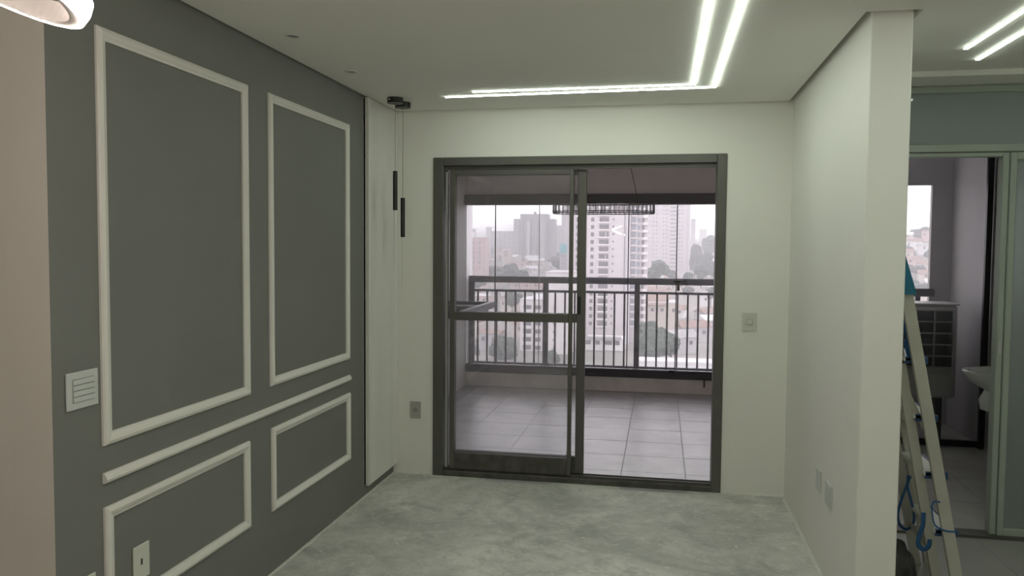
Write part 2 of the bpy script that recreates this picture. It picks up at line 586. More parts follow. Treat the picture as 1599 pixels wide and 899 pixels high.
# ------------------------------------------------------------------ laundry beyond the partition
lf = thing('floor_laundry', (1.8, 5.8, 0), 'grey porcelain tile floor of the laundry behind the partition', 'floor', kind='structure')
MB().box(XR2, 2.6, 4.80, 7.9, -0.12, -0.004).build('grout_bed', M['grout'], lf)
tm = proto_box('tile', 0.546, 0.546, 0.01, M['ltile'], 0.002)
for i in range(3):
    for j in range(6):
        inst('tile', tm, lf, (XR2 + 0.275 + i * 0.55, 4.805 + 0.275 + j * 0.43 * 1.28, -0.01))
lw = thing('wall_laundry', (2.6, 6, 0), 'glossy pale tiled laundry wall beside the wash basin', 'wall', kind='structure')
MB().box(2.6, 2.75, 4.76, 7.9, -.12, ZS).build('tile_backing', M['grout'], lw)
tm = bpy.data.meshes.new('wall_tile')
tb = MB().cbox(0, 0.006, -0.34, 0.34, 0, 0.412, 0.002)
tm.from_pydata(tb.v, [], tb.f)
tm.materials.append(M['lwall'])
for i in range(3):
    for j in range(6):
        inst('tile', tm, lw, (2.594, 5.105 + i * 0.686, 0.01 + j * 0.418))
b = MB()
b.box(2.405, 2.6, 7.75, 7.80, -.12, ZS).box(XR2, 2.405, 7.75, 7.80, 2.18, ZS).box(XR2, 2.405, 7.75, 7.80, -.12, 0.9)
b.box(2.585, 2.6, 6.87, 7.75, 0, ZS)
struct(b.build('wall_technical', M['lwallmatt']), 'grey plaster wall around the technical area window opening', 'wall')
gr = thing('guard_rail', (1.7, 7.8, 0.9), 'dark guard rail across the technical area opening above the condenser', 'railing')
MB().cbox(XR2, 2.43, 7.68, 7.745, 1.172, 1.245, .008).build('top_rail', M['rail'], gr)
for x in (1.3, 2.0, 2.3):
    MB().cbox(x - .02, x + .02, 7.70, 7.74, 0.85, 1.172, .003).build('post', M['rail'], gr)
d2 = thing('door_2', (2.0, 6.85, 0), 'black framed glass door between laundry and condenser area', 'door', kind='structure')
MB().cbox(2.525, 2.568, 6.83, 6.87, 0, 2.4, .003).build('stile', M['black'], d2)
MB().cbox(XR2 + .01, 2.525, 6.83, 6.87, 0.012, 0.062, .003).build('bottom_rail', M['black'], d2)
MB().cbox(XR2 + .01, 2.525, 6.83, 6.87, 2.36, 2.4, .003).build('top_rail', M['black'], d2)
MB().box(XR2 + .01, 2.525, 6.846, 6.854, 0.062, 2.36).build('pane', M['glass'], d2)

ac = thing('air_conditioner_condenser', (2.1, 7.2, 0), 'cream outdoor condenser unit with dark grid front under the guard rail', 'air conditioner')
MB().cbox(1.62, 2.42, 7.06, 7.38, 0.36, 1.135, .02).build('casing', M['acbody'], ac)
MB().box(1.7, 2.385, 7.045, 7.062, 0.62, 1.095).build('fan_opening', M['acdark'], ac)
for i in range(5):
    x = 1.805 + i * 0.143
    MB().box(x - .006, x + .006, 7.03, 7.046, 0.62, 1.095).build('grille_bar', M['acbar'], ac)
for i in range(6):
    z = 0.62 + i * 0.095
    MB().box(1.7, 2.385, 7.026, 7.04, z - .006, z + .006).build('grille_bar', M['acbar'], ac)
MB().cbox(1.615, 2.43, 7.05, 7.385, 1.135, 1.15, .004).build('top_lid', M['acbody'], ac)
for x in (1.75, 2.3):
    MB().box(x - .025, x + .025, 7.08, 7.36, 0.0, 0.36).build('stand_leg', M['acdark'], ac)


def basin():
    t = thing('wash_basin', (2.35, 5.95, 0.4), 'white ceramic wash basin on a half pedestal at the tiled wall', 'basin')
    cx, cy, top = 2.594, 5.92, 0.762

    def loop(rx, ry, z, n=28):
        pts = []
        for i in range(n):
            a = math.pi / 2 + math.pi * i / (n - 1)
            pts.append((cx + rx * 1.04 * math.cos(a), cy + ry * math.sin(a), z))
        return pts
    outer = [loop(0.16, 0.1, top - 0.2), loop(0.34, 0.19, top - 0.15), loop(0.46, 0.25, top - 0.075), loop(0.5, 0.28, top - 0.02),
             loop(0.505, 0.285, top - 0.006), loop(0.5, 0.28, top), loop(0.47, 0.255, top), loop(0.45, 0.24, top - 0.02), loop(0.36, 0.19, top - 0.1), loop(0.2, 0.1, top - 0.13)]
    MB().sweep(outer).build('bowl', M['ceramic'], t, smooth=True)
    ped = [loop(0.36, 0.11, top - 0.12), loop(0.4, 0.12, top - 0.2), loop(0.39, 0.115, top - 0.27), loop(0.3, 0.09, top - 0.3)]
    MB().sweep(ped).build('pedestal', M['ceramic'], t, smooth=True)


basin()

# ------------------------------------------------------------------ balcony shell
bf = thing('floor_balcony', (-0.6, 7, 0), 'lilac grey porcelain tile floor of the balcony', 'floor', kind='structure')
MB().box(-2.2, XR, YB + .13, 8.8, -0.12, -0.0018).build('grout_bed', M['grout'], bf)
tm = proto_box('tile', 0.441, 0.441, 0.01, M['btile'], 0.0015)
for i in range(7):
    for j in range(8):
        x = -0.252 + 0.2225 + (i - 4) * 0.4445
        y = 5.6 - 0.2225 + 0.445 * j
        if j == 0:
            y = 5.6 - 0.2225
        inst('tile', tm, bf, (x, y, -0.01 + random.uniform(-.0006, .0006)))
struct(MB().box(-2.35, -2.2, YB + .15, 9.1, -.12, ZS).build('wall_balcony_left', M['sidewall']), 'pale side wall of the balcony', 'wall')
struct(MB().box(-2.2, XR, 8.74, 9.0, 2.185, ZS).build('trim_2', M['soffit']), 'brownish grey plaster fascia above the balcony glazing', 'trim')
struct(MB().box(-2.2, XR, 8.79, 9.1, -0.12, 0.158).build('trim_3', M['curb']), 'low brown stone curb along the balcony edge', 'trim')
tag(MB().cbox(-2.198, XR - .002, 8.70, 8.86, 2.07, 2.184, .006).build('blind_box', M['blind']),
    'long charcoal blind box above the balcony glazing', 'blind')

gz = thing('glass_curtain', (-0.7, 8.81, 0.158), 'frameless glass curtain of narrow panes on a charcoal track', 'glazing')
MB().cbox(-2.198, XR - .002, 8.77, 8.85, 0.158, 0.25, .006).build('bottom_track', M['rail'], gz)
MB().cbox(-2.198, XR - .002, 8.765, 8.775, 0.225, 0.24, .002).build('track_lip', M['rail'], gz)
ed = [-2.195, -1.863, -1.353, -0.855, -0.358, 0.166, 0.69]
for i in range(6):
    p = MB().box(ed[i] + .004, ed[i + 1] - .004, 8.806, 8.816, 0.25, 2.07).build('pane', M['glass'], gz)
    if i < 5:
        MB().box(ed[i + 1] - .004, ed[i + 1] + (.006 if i != 1 else .002), 8.804, 8.818, 0.25, 2.07).build('edge_seal', M['rail'] if i in (0, 4, 3) else M['edge'], p)
MB().cbox(0.13, 0.26, 8.79, 8.83, 1.232, 1.243, .003).build('pane_clip', M['black'], gz)
MB().cbox(0.175, 0.205, 8.78, 8.80, 1.13, 1.232, .004).build('latch', M['chrome'], gz)
MB().cbox(0.10, 0.16, 8.74, 8.77, 0.235, 0.26, .004).build('latch', M['black'], gz)
MB().cbox(0.40, 0.6, 8.735, 8.77, 0.168, 0.178, .003).cbox(0.475, 0.49, 8.74, 8.76, 0.085, 0.17, .003).build('pull_handle', M['chrome'], gz)

rl = thing('balcony_railing', (-0.7, 8.95, 0.158), 'charcoal metal balcony railing with slim vertical balusters', 'railing')
MB().cbox(-2.198, XR - .002, 8.915, 8.985, 1.185, 1.26, .008).build('top_rail', M['rail'], rl)
MB().cbox(-2.198, XR - .002, 8.935, 8.965, 1.078, 1.106, .003).build('mid_rail', M['rail'], rl)
MB().cbox(-2.198, XR - .002, 8.93, 8.97, 0.2, 0.262, .004).build('bottom_rail', M['rail'], rl)
px = [-1.295, -0.257]
for x in px + [0.765, -2.165]:
    MB().cbox(x - .03, x + .03, 8.92, 8.98, 0.158, 1.185, .004).build('post', M['rail'], rl)
bmesh_b = proto_box('baluster', 0.02, 0.02, 0.82, M['rail'])
for k, (a, n) in enumerate(((-2.095, 7), (-1.185, 8), (-0.15, 8))):
    for i in range(n):
        inst('baluster', bmesh_b, rl, (a + i * (0.1125 if k else 0.1115), 8.95, 0.26))

cf = thing('counter_frame', (-1.9, 7.0, 1.0), 'grey metal countertop frame bracketed to the balcony side wall', 'counter')
for p, q in (((-1.645, 6.35, 1.02), (-1.645, 7.66, 1.02)), ((-2.17, 6.35, 1.02), (-2.17, 7.66, 1.02))):
    MB().bar(p, q, 0.05, 0.06).build('long_bar', M['frame'], cf)
for y in (6.375, 7.0, 7.635):
    MB().bar((-2.145, y, 1.02), (-1.67, y, 1.02), 0.05, 0.06, (0, 1, 0)).build('cross_bar', M['frame'], cf)
MB().box(-2.145, -1.67, 7.03, 7.61, 1.0, 1.02).build('hollow_shade', M['blind'], cf)  # dark sheet puts the shade of the frame's hollow into colour


# crystal chandelier hanging over the balcony
def chandelier():
    cx, cy, z0, z1 = -0.5, 6.9, 1.885, 1.975
    a, bb = 0.437, 0.17
    t = thing('crystal_chandelier', (cx, cy, z0), 'oval dark chrome chandelier ringed with clear crystal bars over the balcony', 'chandelier')

    def P(s, z, k=1.0):
        c, sn = math.cos(s), math.sin(s)
        e = 0.62
        return (cx + k * a * math.copysign(abs(c) ** e, c), cy + k * bb * math.copysign(abs(sn) ** e, sn), z)
    N = 72
    for z in (z0 + .004, z0 + .02, z1 - .004):
        MB().tube([P(2 * math.pi * i / N, z) for i in range(N)], 0.004, 6, closed=True).build('ring', M['chrome'], t)
    MB().sweep([[P(2 * math.pi * i / N, z1 - .003, .5) for i in range(N)], [P(2 * math.pi * i / N, z1, .5) for i in range(N)]]).build('top_plate', M['chrome'], t)
    # equal steps along the outline
    pts = [Vector(P(2 * math.pi * i / 720, z0)) for i in range(721)]
    L = [0]
    for i in range(720):
        L.append(L[-1] + (pts[i + 1] - pts[i]).length)
    n = 54
    cm = proto_box('crystal', 0.017, 0.011, 0.075, M['crystal'], .003)
    sm = proto_box('crystal_frame', 0.004, 0.004, 0.08, M['chrome'])
    j = 0
    for k in range(n):
        while L[j] < L[-1] * k / n:
            j += 1
        p = pts[j]
        d = (pts[(j + 1) % 720] - pts[j - 1])
        o = inst('crystal', cm, t, (p.x, p.y, z0 + .008))
        o.rotation_euler.z = math.atan2(d.y, d.x)
        if k % 2 == 0:
            q = pts[min(720, j + 6)]
            inst('upright', sm, t, (q.x, q.y, z0 + .005))
    for sx in (-1, 1):
        for sy in (-1, 1):
            MB().tube([(cx + sx * 0.3, cy + sy * 0.1, z1), (cx + sx * 0.16, cy + sy * .03, 2.6)], 0.0015, 5).build('cord', M['cord'], t)
    MB().cbox(cx - .22, cx + .22, cy - .05, cy + .05, 2.595, ZS, .006).build('canopy', M['chrome'], t)


chandelier()

# ------------------------------------------------------------------ sliding balcony door
d1 = thing('door_1', (-0.57, YB, 0), 'bronze aluminium sliding door with its glazed leaves pushed to one side', 'door', kind='structure')
FY0, FY1 = YB - 0.012, YB + 0.12
MB().cbox(DX0, DX0 + .07, FY0, FY1, 0.0, DZ1, .004).build('jamb', M['alu'], d1)
MB().cbox(DX1 - .062, DX1, FY0, FY1, 0.0, DZ1, .004).build('jamb', M['alu'], d1)
MB().cbox(DX0 + .07, DX1 - .062, FY0, FY1, 2.138, DZ1, .004).build('head', M['alu'], d1)
MB().cbox(DX0 + .07, DX1 - .062, FY0 + .03, FY0 + .045, 2.112, 2.138, .002).build('head_track', M['alu'], d1)
MB().cbox(DX0 + .07, DX1 - .062, FY0, FY1, 0.0, 0.038, .004).build('sill', M['alu_dust'], d1)
for y in (YB + .022, YB + .072):
    MB().box(DX0 + .07, DX1 - .062, y - .003, y + .003, 0.038, 0.052).build('sill_track', M['alu'], d1)
MB().cbox(DX0 + .078, DX0 + .094, YB + .03, YB + .06, 0.05, 2.1, .002).build('gap_light_strip', M['edge'], d1)  # pale bar painted for the light in the gap beside the jamb


def leaf(y0, y1, xa, xb, swl, swr, midz, pane_mat, dust_whitening):
    b = MB()
    b.cbox(xa, xa + swl, y0, y1, 0.05, 2.11, .003)
    b.cbox(xb - swr, xb, y0, y1, 0.05, 2.11, .003)
    b.cbox(xa + swl, xb - swr, y0, y1, 2.075, 2.11, .003)
    o = b.build('sliding_leaf', M['alu'], d1)
    MB().cbox(xa + swl, xb - swr, y0, y1, 0.05, 0.165, .003).build('bottom_rail', M['alu_dust'], o)
    if midz:
        MB().cbox(xa + swl, xb - swr, y0, y1, midz[0], midz[1], .003).build('mid_rail', M['alu'], o)
        MB().box(xa + swl, xb - swr, (y0 + y1) / 2 - .003, (y0 + y1) / 2 + .003, midz[1], 2.075).build('pane', pane_mat, o)
        MB().box(xa + swl, xb - swr, (y0 + y1) / 2 - .003, (y0 + y1) / 2 + .003, .165, midz[0]).build('pane', pane_mat, o)
    else:
        MB().box(xa + swl, xb - swr, (y0 + y1) / 2 - .003, (y0 + y1) / 2 + .003, .165, 2.075).build('pane', pane_mat, o)
    return o


lf1 = leaf(YB + .0, YB + .038, -1.425, -0.578, .036, .026, (1.085, 1.143), M['doorglass'], True)
lf2 = leaf(YB + .055, YB + .095, -1.44, -0.497, .04, .058, (1.082, 1.142), M['doorglass'], True)
MB().cbox(-0.545, -0.527, YB + .05, YB + .056, 1.14, 1.26, .003).build('lock', M['gasket'], lf2)
MB().cbox(-0.543, -0.529, YB + .046, YB + .052, 1.15, 1.18, .003).build('key_turn', M['black'], lf2)

# ------------------------------------------------------------------ mouldings on the grey wall
PROF = [(0, 0), (0, .008), (.005, .015), (.016, .019), (.027, .015), (.034, .010), (.042, .008), (.042, 0)]


def mould_frame(u0, u1, v0, v1, label):
    t = thing('moulding_frame', (XL, (u0 + u1) / 2, v0), label, 'moulding', 'white moulding frames on the grey wall')
    cs = [(u0, v0, 1, 1), (u1, v0, -1, 1), (u1, v1, -1, -1), (u0, v1, 1, -1)]
    for k in range(4):
        A, B = cs[k], cs[(k + 1) % 4]
        rings = [[(XL + d, c[0] + c[2] * i, c[1] + c[3] * i) for i, d in PROF] for c in (A, B)]
        MB().sweep(rings).build('moulding_strip', M['mould'], t)
    return t


mould_frame(2.307, 3.262, 0.908, 2.298, 'large white moulding frame on the grey wall beside the four-gang switch')
mould_frame(3.458, 4.424, 0.912, 2.302, 'large white moulding frame on the grey wall beside the fluted panel')
mould_frame(2.307, 3.255, 0.300, 0.698, 'low white moulding frame on the grey wall around the outlet')
mould_frame(3.465, 4.432, 0.302, 0.708, 'low empty white moulding frame on the grey wall beside the fluted panel')
rings = [[(XL + d, y, 0.780 + i * 0.85) for i, d in PROF] for y in (2.307, 4.434)]
tag(MB().sweep(rings).build('chair_rail', M['mould']), 'straight white chair rail moulding between the upper and lower frames', 'moulding')

# fluted panel by the corner
fp = thing('fluted_panel', (XL, 4.96, 0.07), 'white fluted wall panel hung above the floor in the corner', 'panel')
MB().box(XL, XL + .012, 4.672, 5.228, 0.07, 2.508).build('backing', M['fluted'], fp)
MB().cbox(XL, XL + .036, 4.672, 4.694, 0.07, 2.508, .002).build('end_strip', M['fluted'], fp)
fm = bpy.data.meshes.new('flute')
pr = [(-.0095, 0), (-.0095, .012), (-.006, .019), (0, .0215), (.006, .019), (.0095, .012), (.0095, 0)]
tb = MB().sweep([[(d, u, 0) for u, d in pr], [(d, u, 2.438) for u, d in pr]])
fm.from_pydata(tb.v, [], tb.f)
fm.materials.append(M['fluted'])
for i in range(22):
    inst('flute', fm, fp, (XL + .012, 4.708 + i * 0.0242, 0.07))


# ------------------------------------------------------------------ wall plates
def plate_x(x, face, y0, y1, z0, z1, name, label, cat, m, rockers=0, slot=False, group=None):
    """plate on a wall whose normal is +x (face=1) or -x (face=-1)"""
    t = thing(name, (x, (y0 + y1) / 2, z0), label, cat, group)

    def bx(d0, d1, *a, c=.002):
        lo, hi = sorted((x + face * d0, x + face * d1))
        return MB().cbox(lo, hi, *a, c)
    bx(0, .008, y0, y1, z0, z1, c=.003).build('cover_plate', m, t)
    cy, cz, w, h = (y0 + y1) / 2, (z0 + z1) / 2, y1 - y0, z1 - z0
    if rockers:
        n = rockers
        bx(.008, .0085, cy - w * .34, cy + w * .36, cz - h * .32, cz + h * .32, c=.0001).build('recess', M['line'], t)
        for i in range(n):
            a = cz - h * .31 + i * h * .62 / n
            bx(.0085, .0125, cy - w * .33, cy + w * .35, a + .001, a + h * .62 / n - .0015, c=.0015).build('rocker', m, t)
    if slot:
        bx(.008, .0085, cy - w * .09, cy + w * .03, cz - h * .08, cz + h * .1, c=.0001).build('socket', M['slot'], t)
    return t


def plate_y(y, x0, x1, z0, z1, name, label, cat, m, kind):
    t = thing(name, ((x0 + x1) / 2, y, z0), label, cat)
    MB().cbox(x0, x1, y - .008, y, z0, z1, .003).build('cover_plate', m, t)
    cx, cz = (x0 + x1) / 2, (z0 + z1) / 2
    if kind == 'switch':
        MB().box(cx - .02, cx + .022, y - .0088, y - .008, cz - .018, cz + .018).build('recess', M['line'], t)
        MB().cbox(cx - .018, cx + .02, y - .014, y - .0088, cz - .016, cz + .016, .003).build('rocker', m, t)
    else:
        MB().cyl((cx, y - .0095, cz), (cx, y - .008, cz), .018, 20).build('socket', M['line'], t)
        MB().cyl((cx - .006, y - .0102, cz), (cx - .006, y - .0095, cz), .003, 8).build('socket_hole', M['slot'], t)
        MB().cyl((cx + .006, y - .0102, cz), (cx + .006, y - .0095, cz), .003, 8).build('socket_hole', M['slot'], t)
    return t


plate_x(XL, 1, 2.147, 2.287, 1.056, 1.176, 'wall_switch', 'pale four-gang switch plate on the grey wall by its near corner', 'switch', M['plate'], rockers=4)
plate_x(XL, 1, 2.45, 2.537, 0.378, 0.505, 'wall_outlet', 'cream outlet plate on the grey wall inside the low moulding frame', 'outlet', M['plate_cream'], slot=True)
plate_x(XL, 1, 2.195, 2.26, 0.378, 0.500, 'wall_outlet', 'cream outlet plate at the very bottom edge under the four-gang switch', 'outlet', M['plate_cream'], slot=True)
plate_y(YB, 0.517, 0.607, 1.062, 1.18, 'wall_switch', 'small cream switch plate on the white wall beside the sliding door', 'switch', M['plate_cream'], 'switch')
plate_y(YB, -1.705, -1.628, 0.392, 0.51, 'wall_outlet', 'dusty grey outlet plate low between fluted panel and sliding door', 'outlet', M['plate_dusty'], 'outlet')
plate_x(XR, -1, 4.075, 4.175, 0.372, 0.485, 'wall_outlet', 'white outlet plate low on the white partition wall, farther of the two', 'outlet', M['plate'])
plate_x(XR, -1, 3.82, 3.95, 0.372, 0.485, 'wall_outlet', 'white outlet plate low on the white partition wall, nearer of the two', 'outlet', M['plate'])


# ------------------------------------------------------------------ ceiling lights
def led_strip(path, label, dif='led'):
    """flush LED channel following an axis-aligned path on the ceiling"""
    t = thing('led_strip', (*path[0], ZC - .01), label, 'light', 'led channels in the ceiling')
    w = 0.0092

    def run(wd, z0, z1, name, m):
        b = MB()
        L, R = [], []
        for i, p in enumerate(path):
            p = Vector(p)
            dirs = []
            if i > 0:
                dirs.append((p - Vector(path[i - 1])).normalized())
            if i + 1 < len(path):
                dirs.append((Vector(path[i + 1]) - p).normalized())
            n = Vector((0, 0))
            for d in dirs:
                n += Vector((-d.y, d.x))
            n = n if len(dirs) == 1 else n
            L.append(p + n * wd)
            R.append(p - n * wd)
        rings = [[(l.x, l.y, z0), (l.x, l.y, z1), (r.x, r.y, z1), (r.x, r.y, z0)] for l, r in zip(L, R)]
        b.sweep(rings)
        return b.build(name, m, t)
    run(w + .003, ZC - .002, ZC, 'channel', M['ledrim'])
    run(w, ZC - .006, ZC - .002, 'diffuser', M[dif])
    return t


led_strip([(-1.338, 4.765), (-1.338 + .01, 4.765), (0.283, 4.70), (0.283, 0.1)][1:], 'longer outer bright led line in the living room ceiling')
led_strip([(-1.122, 4.63), (0.163, 4.607), (0.163, 0.1)], 'shorter inner bright led line in the living room ceiling')
led_strip([(1.36, 3.995), (1.36, 0.6)], 'bright led line in the kitchen ceiling, nearer the pillar', 'led_kitchen')
led_strip([(1.493, 4.225), (1.493, 0.6)], 'bright led line in the kitchen ceiling, farther from the pillar', 'led_kitchen')


def downlight(x, y, label):
    t = thing('recessed_downlight', (x, y, ZC - .004), label, 'light')
    N = 24
    rg = []
    for r, z in ((.034, ZC), (.034, ZC - .002), (.03, ZC - .004), (.024, ZC - .0045), (.022, ZC - .001)):
        rg.append([(x + r * math.cos(2 * math.pi * i / N), y + r * math.sin(2 * math.pi * i / N), z) for i in range(N)])
    MB().sweep(rg, closed=False).build('trim_ring', M['spot'], t, smooth=True)
    MB().cyl((x, y, ZC - .0015), (x, y, ZC), .023, N).build('lens', M['spotin'], t)


downlight(-1.625, 3.305, 'small unlit recessed downlight nearer the big moulding frame')
downlight(-1.64, 4.015, 'small unlit recessed downlight nearer the pendant lamps')


def pendant(x, y, zt, zb, zrod, label):
    t = thing('pendant_lamp', (x, y, zb), label, 'lamp', 'slim black pendant lamps in the corner')
    MB().cyl((x, y, ZC - .034), (x, y, ZC), .05, 32).build('canopy', M['black'], t)
    MB().cyl((x - .02, y - .0495, ZC - .016), (x - .02, y - .052, ZC - .016), .005, 10).build('canopy_screw', M['edge'], t)
    MB().tube([(x, y, zt), (x, y, ZC - .034)], .0016, 6).build('cord', M['cord'], t)
    MB().cyl((x, y, zb), (x, y, zt), .0145, 20).build('tube_shade', M['black'], t)
    MB().tube([(x - .008, y, zrod), (x - .006, y, zb)], .0018, 6).build('acrylic_rod', M['rod'], t)


pendant(-1.653, 4.76, 2.06, 1.815, 1.464, 'slim black tube pendant lamp hanging higher by the fluted panel')
pendant(-1.657, 4.92, 1.902, 1.648, 1.306, 'slim black tube pendant lamp hanging lower by the fluted panel')


def ring_pendant():
    t = thing('ring_pendant_lamp', (-0.85, 0.84, 1.86), 'glowing twin ring pendant lamp hanging at the top corner of the view', 'lamp')
    specs = [(Vector((-0.841, 0.80, 1.941)), 0.165, math.radians(20), math.radians(-13)), (Vector((-0.87, 0.88, 2.02)), 0.15, math.radians(-18), math.radians(10))]
    for c, R, ry, rx in specs:
        mt = Matrix.Rotation(ry, 3, 'Y') @ Matrix.Rotation(rx, 3, 'X')
        N = 64

        def loop(prof):
            rings = []
            for i in range(N + 1):
                a = 2 * math.pi * i / N
                rings.append([c + mt @ Vector(((R + d) * math.cos(a), (R + d) * math.sin(a), z)) for d, z in prof])
            return rings
        body = MB().sweep(loop([(-.012, -.014), (.0, -.014), (.0, .014), (-.012, .014)]), closed=False).build('ring_body', M['ringbody'], t, smooth=False)
        MB().sweep(loop([(.0005, -.015), (.006, -.013), (.008, 0), (.006, .013), (.0005, .015)]), closed=False).build('ring_diffuser', M['ring'], body, smooth=True)
        for a in (math.pi / 2, math.pi * 7 / 6, math.pi * 11 / 6):
            p = c + mt @ Vector(((R - .006) * math.cos(a), (R - .006) * math.sin(a), .014))
            MB().tube([p, (-0.85, 0.84, ZC - .03)], .0008, 5).build('cord', M['cord'], t)
    MB().cyl((-0.85, 0.84, ZC - .03), (-0.85, 0.84, ZC), .06, 32).build('canopy', M['ringbody'], t)


ring_pendant()


# ------------------------------------------------------------------ ladder and things beside it
def ladder():
    t = thing('folding_ladder', (1.3, 4.05, 0), 'folded aluminium step ladder with blue top cap leaning behind the pillar', 'ladder')
    yn, yf = 3.86, 4.27

    def fx(z):
        return 1.370 - 0.193 * z

    def bx_(z):
        return 1.297 - 0.185 * z
    for y in (yn, yf):
        MB().bar((fx(0), y, 0), (fx(1.42), y, 1.42), 0.05, 0.026).build('front_rail', M['ladder'], t)
        yy = y + (0.05 if y == yn else -0.03)
        MB().bar((bx_(0.0), yy, 0), (bx_(1.38), yy, 1.38), 0.042, 0.022).build('rear_rail', M['ladder'], t)
    MB().cyl((bx_(1.07), yn + .036, 1.07), (bx_(1.07), yn + .03, 1.07), .01, 12).build('pivot_bolt', M['gasket'], t)
    for z in (0.30, 0.565, 0.83, 1.095):
        x = fx(z)
        tr = MB().cbox(x - .055, x + .035, yn + .014, yf - .014, z - .02, z, .004).build('tread', M['tread'], t)
        MB().cbox(x + .03, x + .047, yn + .012, yf - .012, z - .02, z + .001, .004).build('tread_nosing', M['navy'], tr)
        MB().cbox(x - .05, x + .05, yn + .014, yn + .024, z - .03, z + .002, .003).build('tread_bracket', M['navy'], tr)
    for z in (0.2, 0.75):
        MB().bar((bx_(z), yn + .06, z), (bx_(z), yf - .04, z), .03, .012, (0, 0, 1)).build('rear_brace', M['ladder'], t)
    MB().bar((fx(.72), yn + .03, .72), (bx_(.95), yn + .04, .95), .02, .004, (0, 0, 1)).build('spreader', M['ladder'], t)
    # blue moulded cap following the slope of the rails, resting on the pillar wall
    a, c = 1.385, 1.665
    pts = []
    for y in (yn - .03, yf + .03):
        pts.append([(fx(a) + .036, y, a), (fx(c) + .012, y, c - .02), (fx(c) - .01, y, c), (fx(c) - .1, y, c), (fx(c) - .115, y, c - .03), (fx(a) - .1, y, a)])
    MB().sweep(pts).build('top_cap', M['blue'], t)


ladder()


def strap(name, pts, w, label):
    # flat webbing ribbon along a smooth closed or open path
    P = [Vector(p) for p in pts]
    out = []
    for i in range(len(P) - 1):
        p0, p1, p2, p3 = P[max(i - 1, 0)], P[i], P[i + 1], P[min(i + 2, len(P) - 1)]
        for k in range(8):
            s = k / 8
            out.append(0.5 * ((2 * p1) + (p2 - p0) * s + (2 * p0 - 5 * p1 + 4 * p2 - p3) * s * s + (3 * p1 - p0 - 3 * p2 + p3) * s ** 3))
    out.append(P[-1])
    return tag(MB().tube(out, w * .2, 8, flat=5.0, nrm=(0.25, -1, 0.05)).build(name, M['strap'], smooth=True), label, 'strap', 'blue straps on the ladder')


def rel(y, pl):
    return [at(a, b, y)[:] for a, b in pl]


strap('webbing_strap', rel(4.2, [(1418, 742), (1416, 757), (1406, 785), (1402, 805), (1406, 820), (1416, 826), (1426, 818), (1427, 800), (1421, 775), (1417, 757), (1422, 743)]), .007,
      'blue webbing strap hanging in a teardrop loop from the ladder')
strap('webbing_strap', rel(3.895, [(1442, 800), (1441, 820), (1435, 838), (1434, 850), (1441, 857), (1450, 853), (1452, 842)]), .011,
      'wide blue webbing strap hooked in a J below the loop on the ladder')
strap('webbing_strap', rel(3.88, [(1411, 500), (1416, 520), (1422, 545), (1426, 562), (1420, 556), (1414, 530)]), .012,
      'blue webbing strap bunched between the ladder rails near the top cap')
strap('webbing_strap', rel(3.842, [(1468, 784), (1458, 783), (1455, 795), (1458, 815), (1463, 822), (1478, 829), (1496, 830)]), .004,
      'thin blue strap bent in a hook across the ladder rail')


def bag():
    bm = bmesh.new()
    bmesh.ops.create_icosphere(bm, subdivisions=4, radius=1)
    for v in bm.verts:
        c = v.co.copy()
        n = noise.noise(c * 2.3) * .16 + abs(noise.noise(c * 5.5)) * .13
        v.co = Vector((c.x * .1, c.y * .14, c.z * .12)) * (1 + n)
        if v.co.z < -.1:
            v.co.z = -.1
    bm.verts.index_update()
    b = MB().add([(v.co + Vector((1.09, 3.93, .1)))[:] for v in bm.verts], [[v.index for v in f.verts] for f in bm.faces])
    bm.free()
    tag(b.build('rubbish_bag', M['bag'], smooth=True), 'crumpled dark plastic bag on the kitchen floor behind the pillar', 'bag')


bag()
tag(MB().bar((1.085, 4.1, 0.0), (1.0, 4.1, 0.55), .035, .02).build('wooden_stick', M['wood']),
    'short brown wooden batten leaning on the pillar behind the ladder', 'stick')


# ------------------------------------------------------------------ city outside
def ground_z(x, y):
    if y < 300:
        b = -36
    elif y < 700:
        b = -36 + 20 * ((y - 300) / 400) ** 1.2
    else:
        b = -16 + 34 * min(1, (y - 700) / 1300) ** 0.8
    n = noise.noise(Vector((x / 260, y / 260, 0.3))) * min(1, max(0, (y - 330) / 500)) * 9
    ridge = 14 * math.exp(-((x - 0.16 * y) / 140) ** 2) * min(1, max(0, (y - 500) / 500))
    ridge += 26 * math.exp(-((x - 0.345 * y) / 75) ** 2) * min(1, max(0, (y - 430) / 250))
    return b + n + ridge


b = MB()
NX, NY = 90, 90
for j in range(NY + 1):
    y = 60 + 2700 * (j / NY) ** 1.6
    for i in range(NX + 1):
        x = -1500 + 3000 * i / NX
        b.v.append((x, y, ground_z(x, y)))
for j in range(NY):
    for i in range(NX):
        k = j * (NX + 1) + i
        b.f.append((k, k + 1, k + NX + 2, k + NX + 1))
        b.mi.append(0)
struct(b.build('terrain', M['terrain'], smooth=True), 'hazy hillside ground of the city beyond the balcony', 'ground')

PB = {}


def pbox(w, d, h, m):
    k = (round(w, 2), round(d, 2), round(h, 2), m.name)
    if k not in PB:
        PB[k] = proto_box('far_box', w, d, h, m)
    return PB[k]


def vol(t, x0, x1, Y, depth, z0, z1, m, name='wall'):
    return MB().box(x0, x1, Y, Y + depth, z0, z1).build(name, m, t)


def X_(px_, Y, y=400):
    return at(px_, y, Y).x


def Z_(py, Y, x=950):
    return at(x, py, Y).z


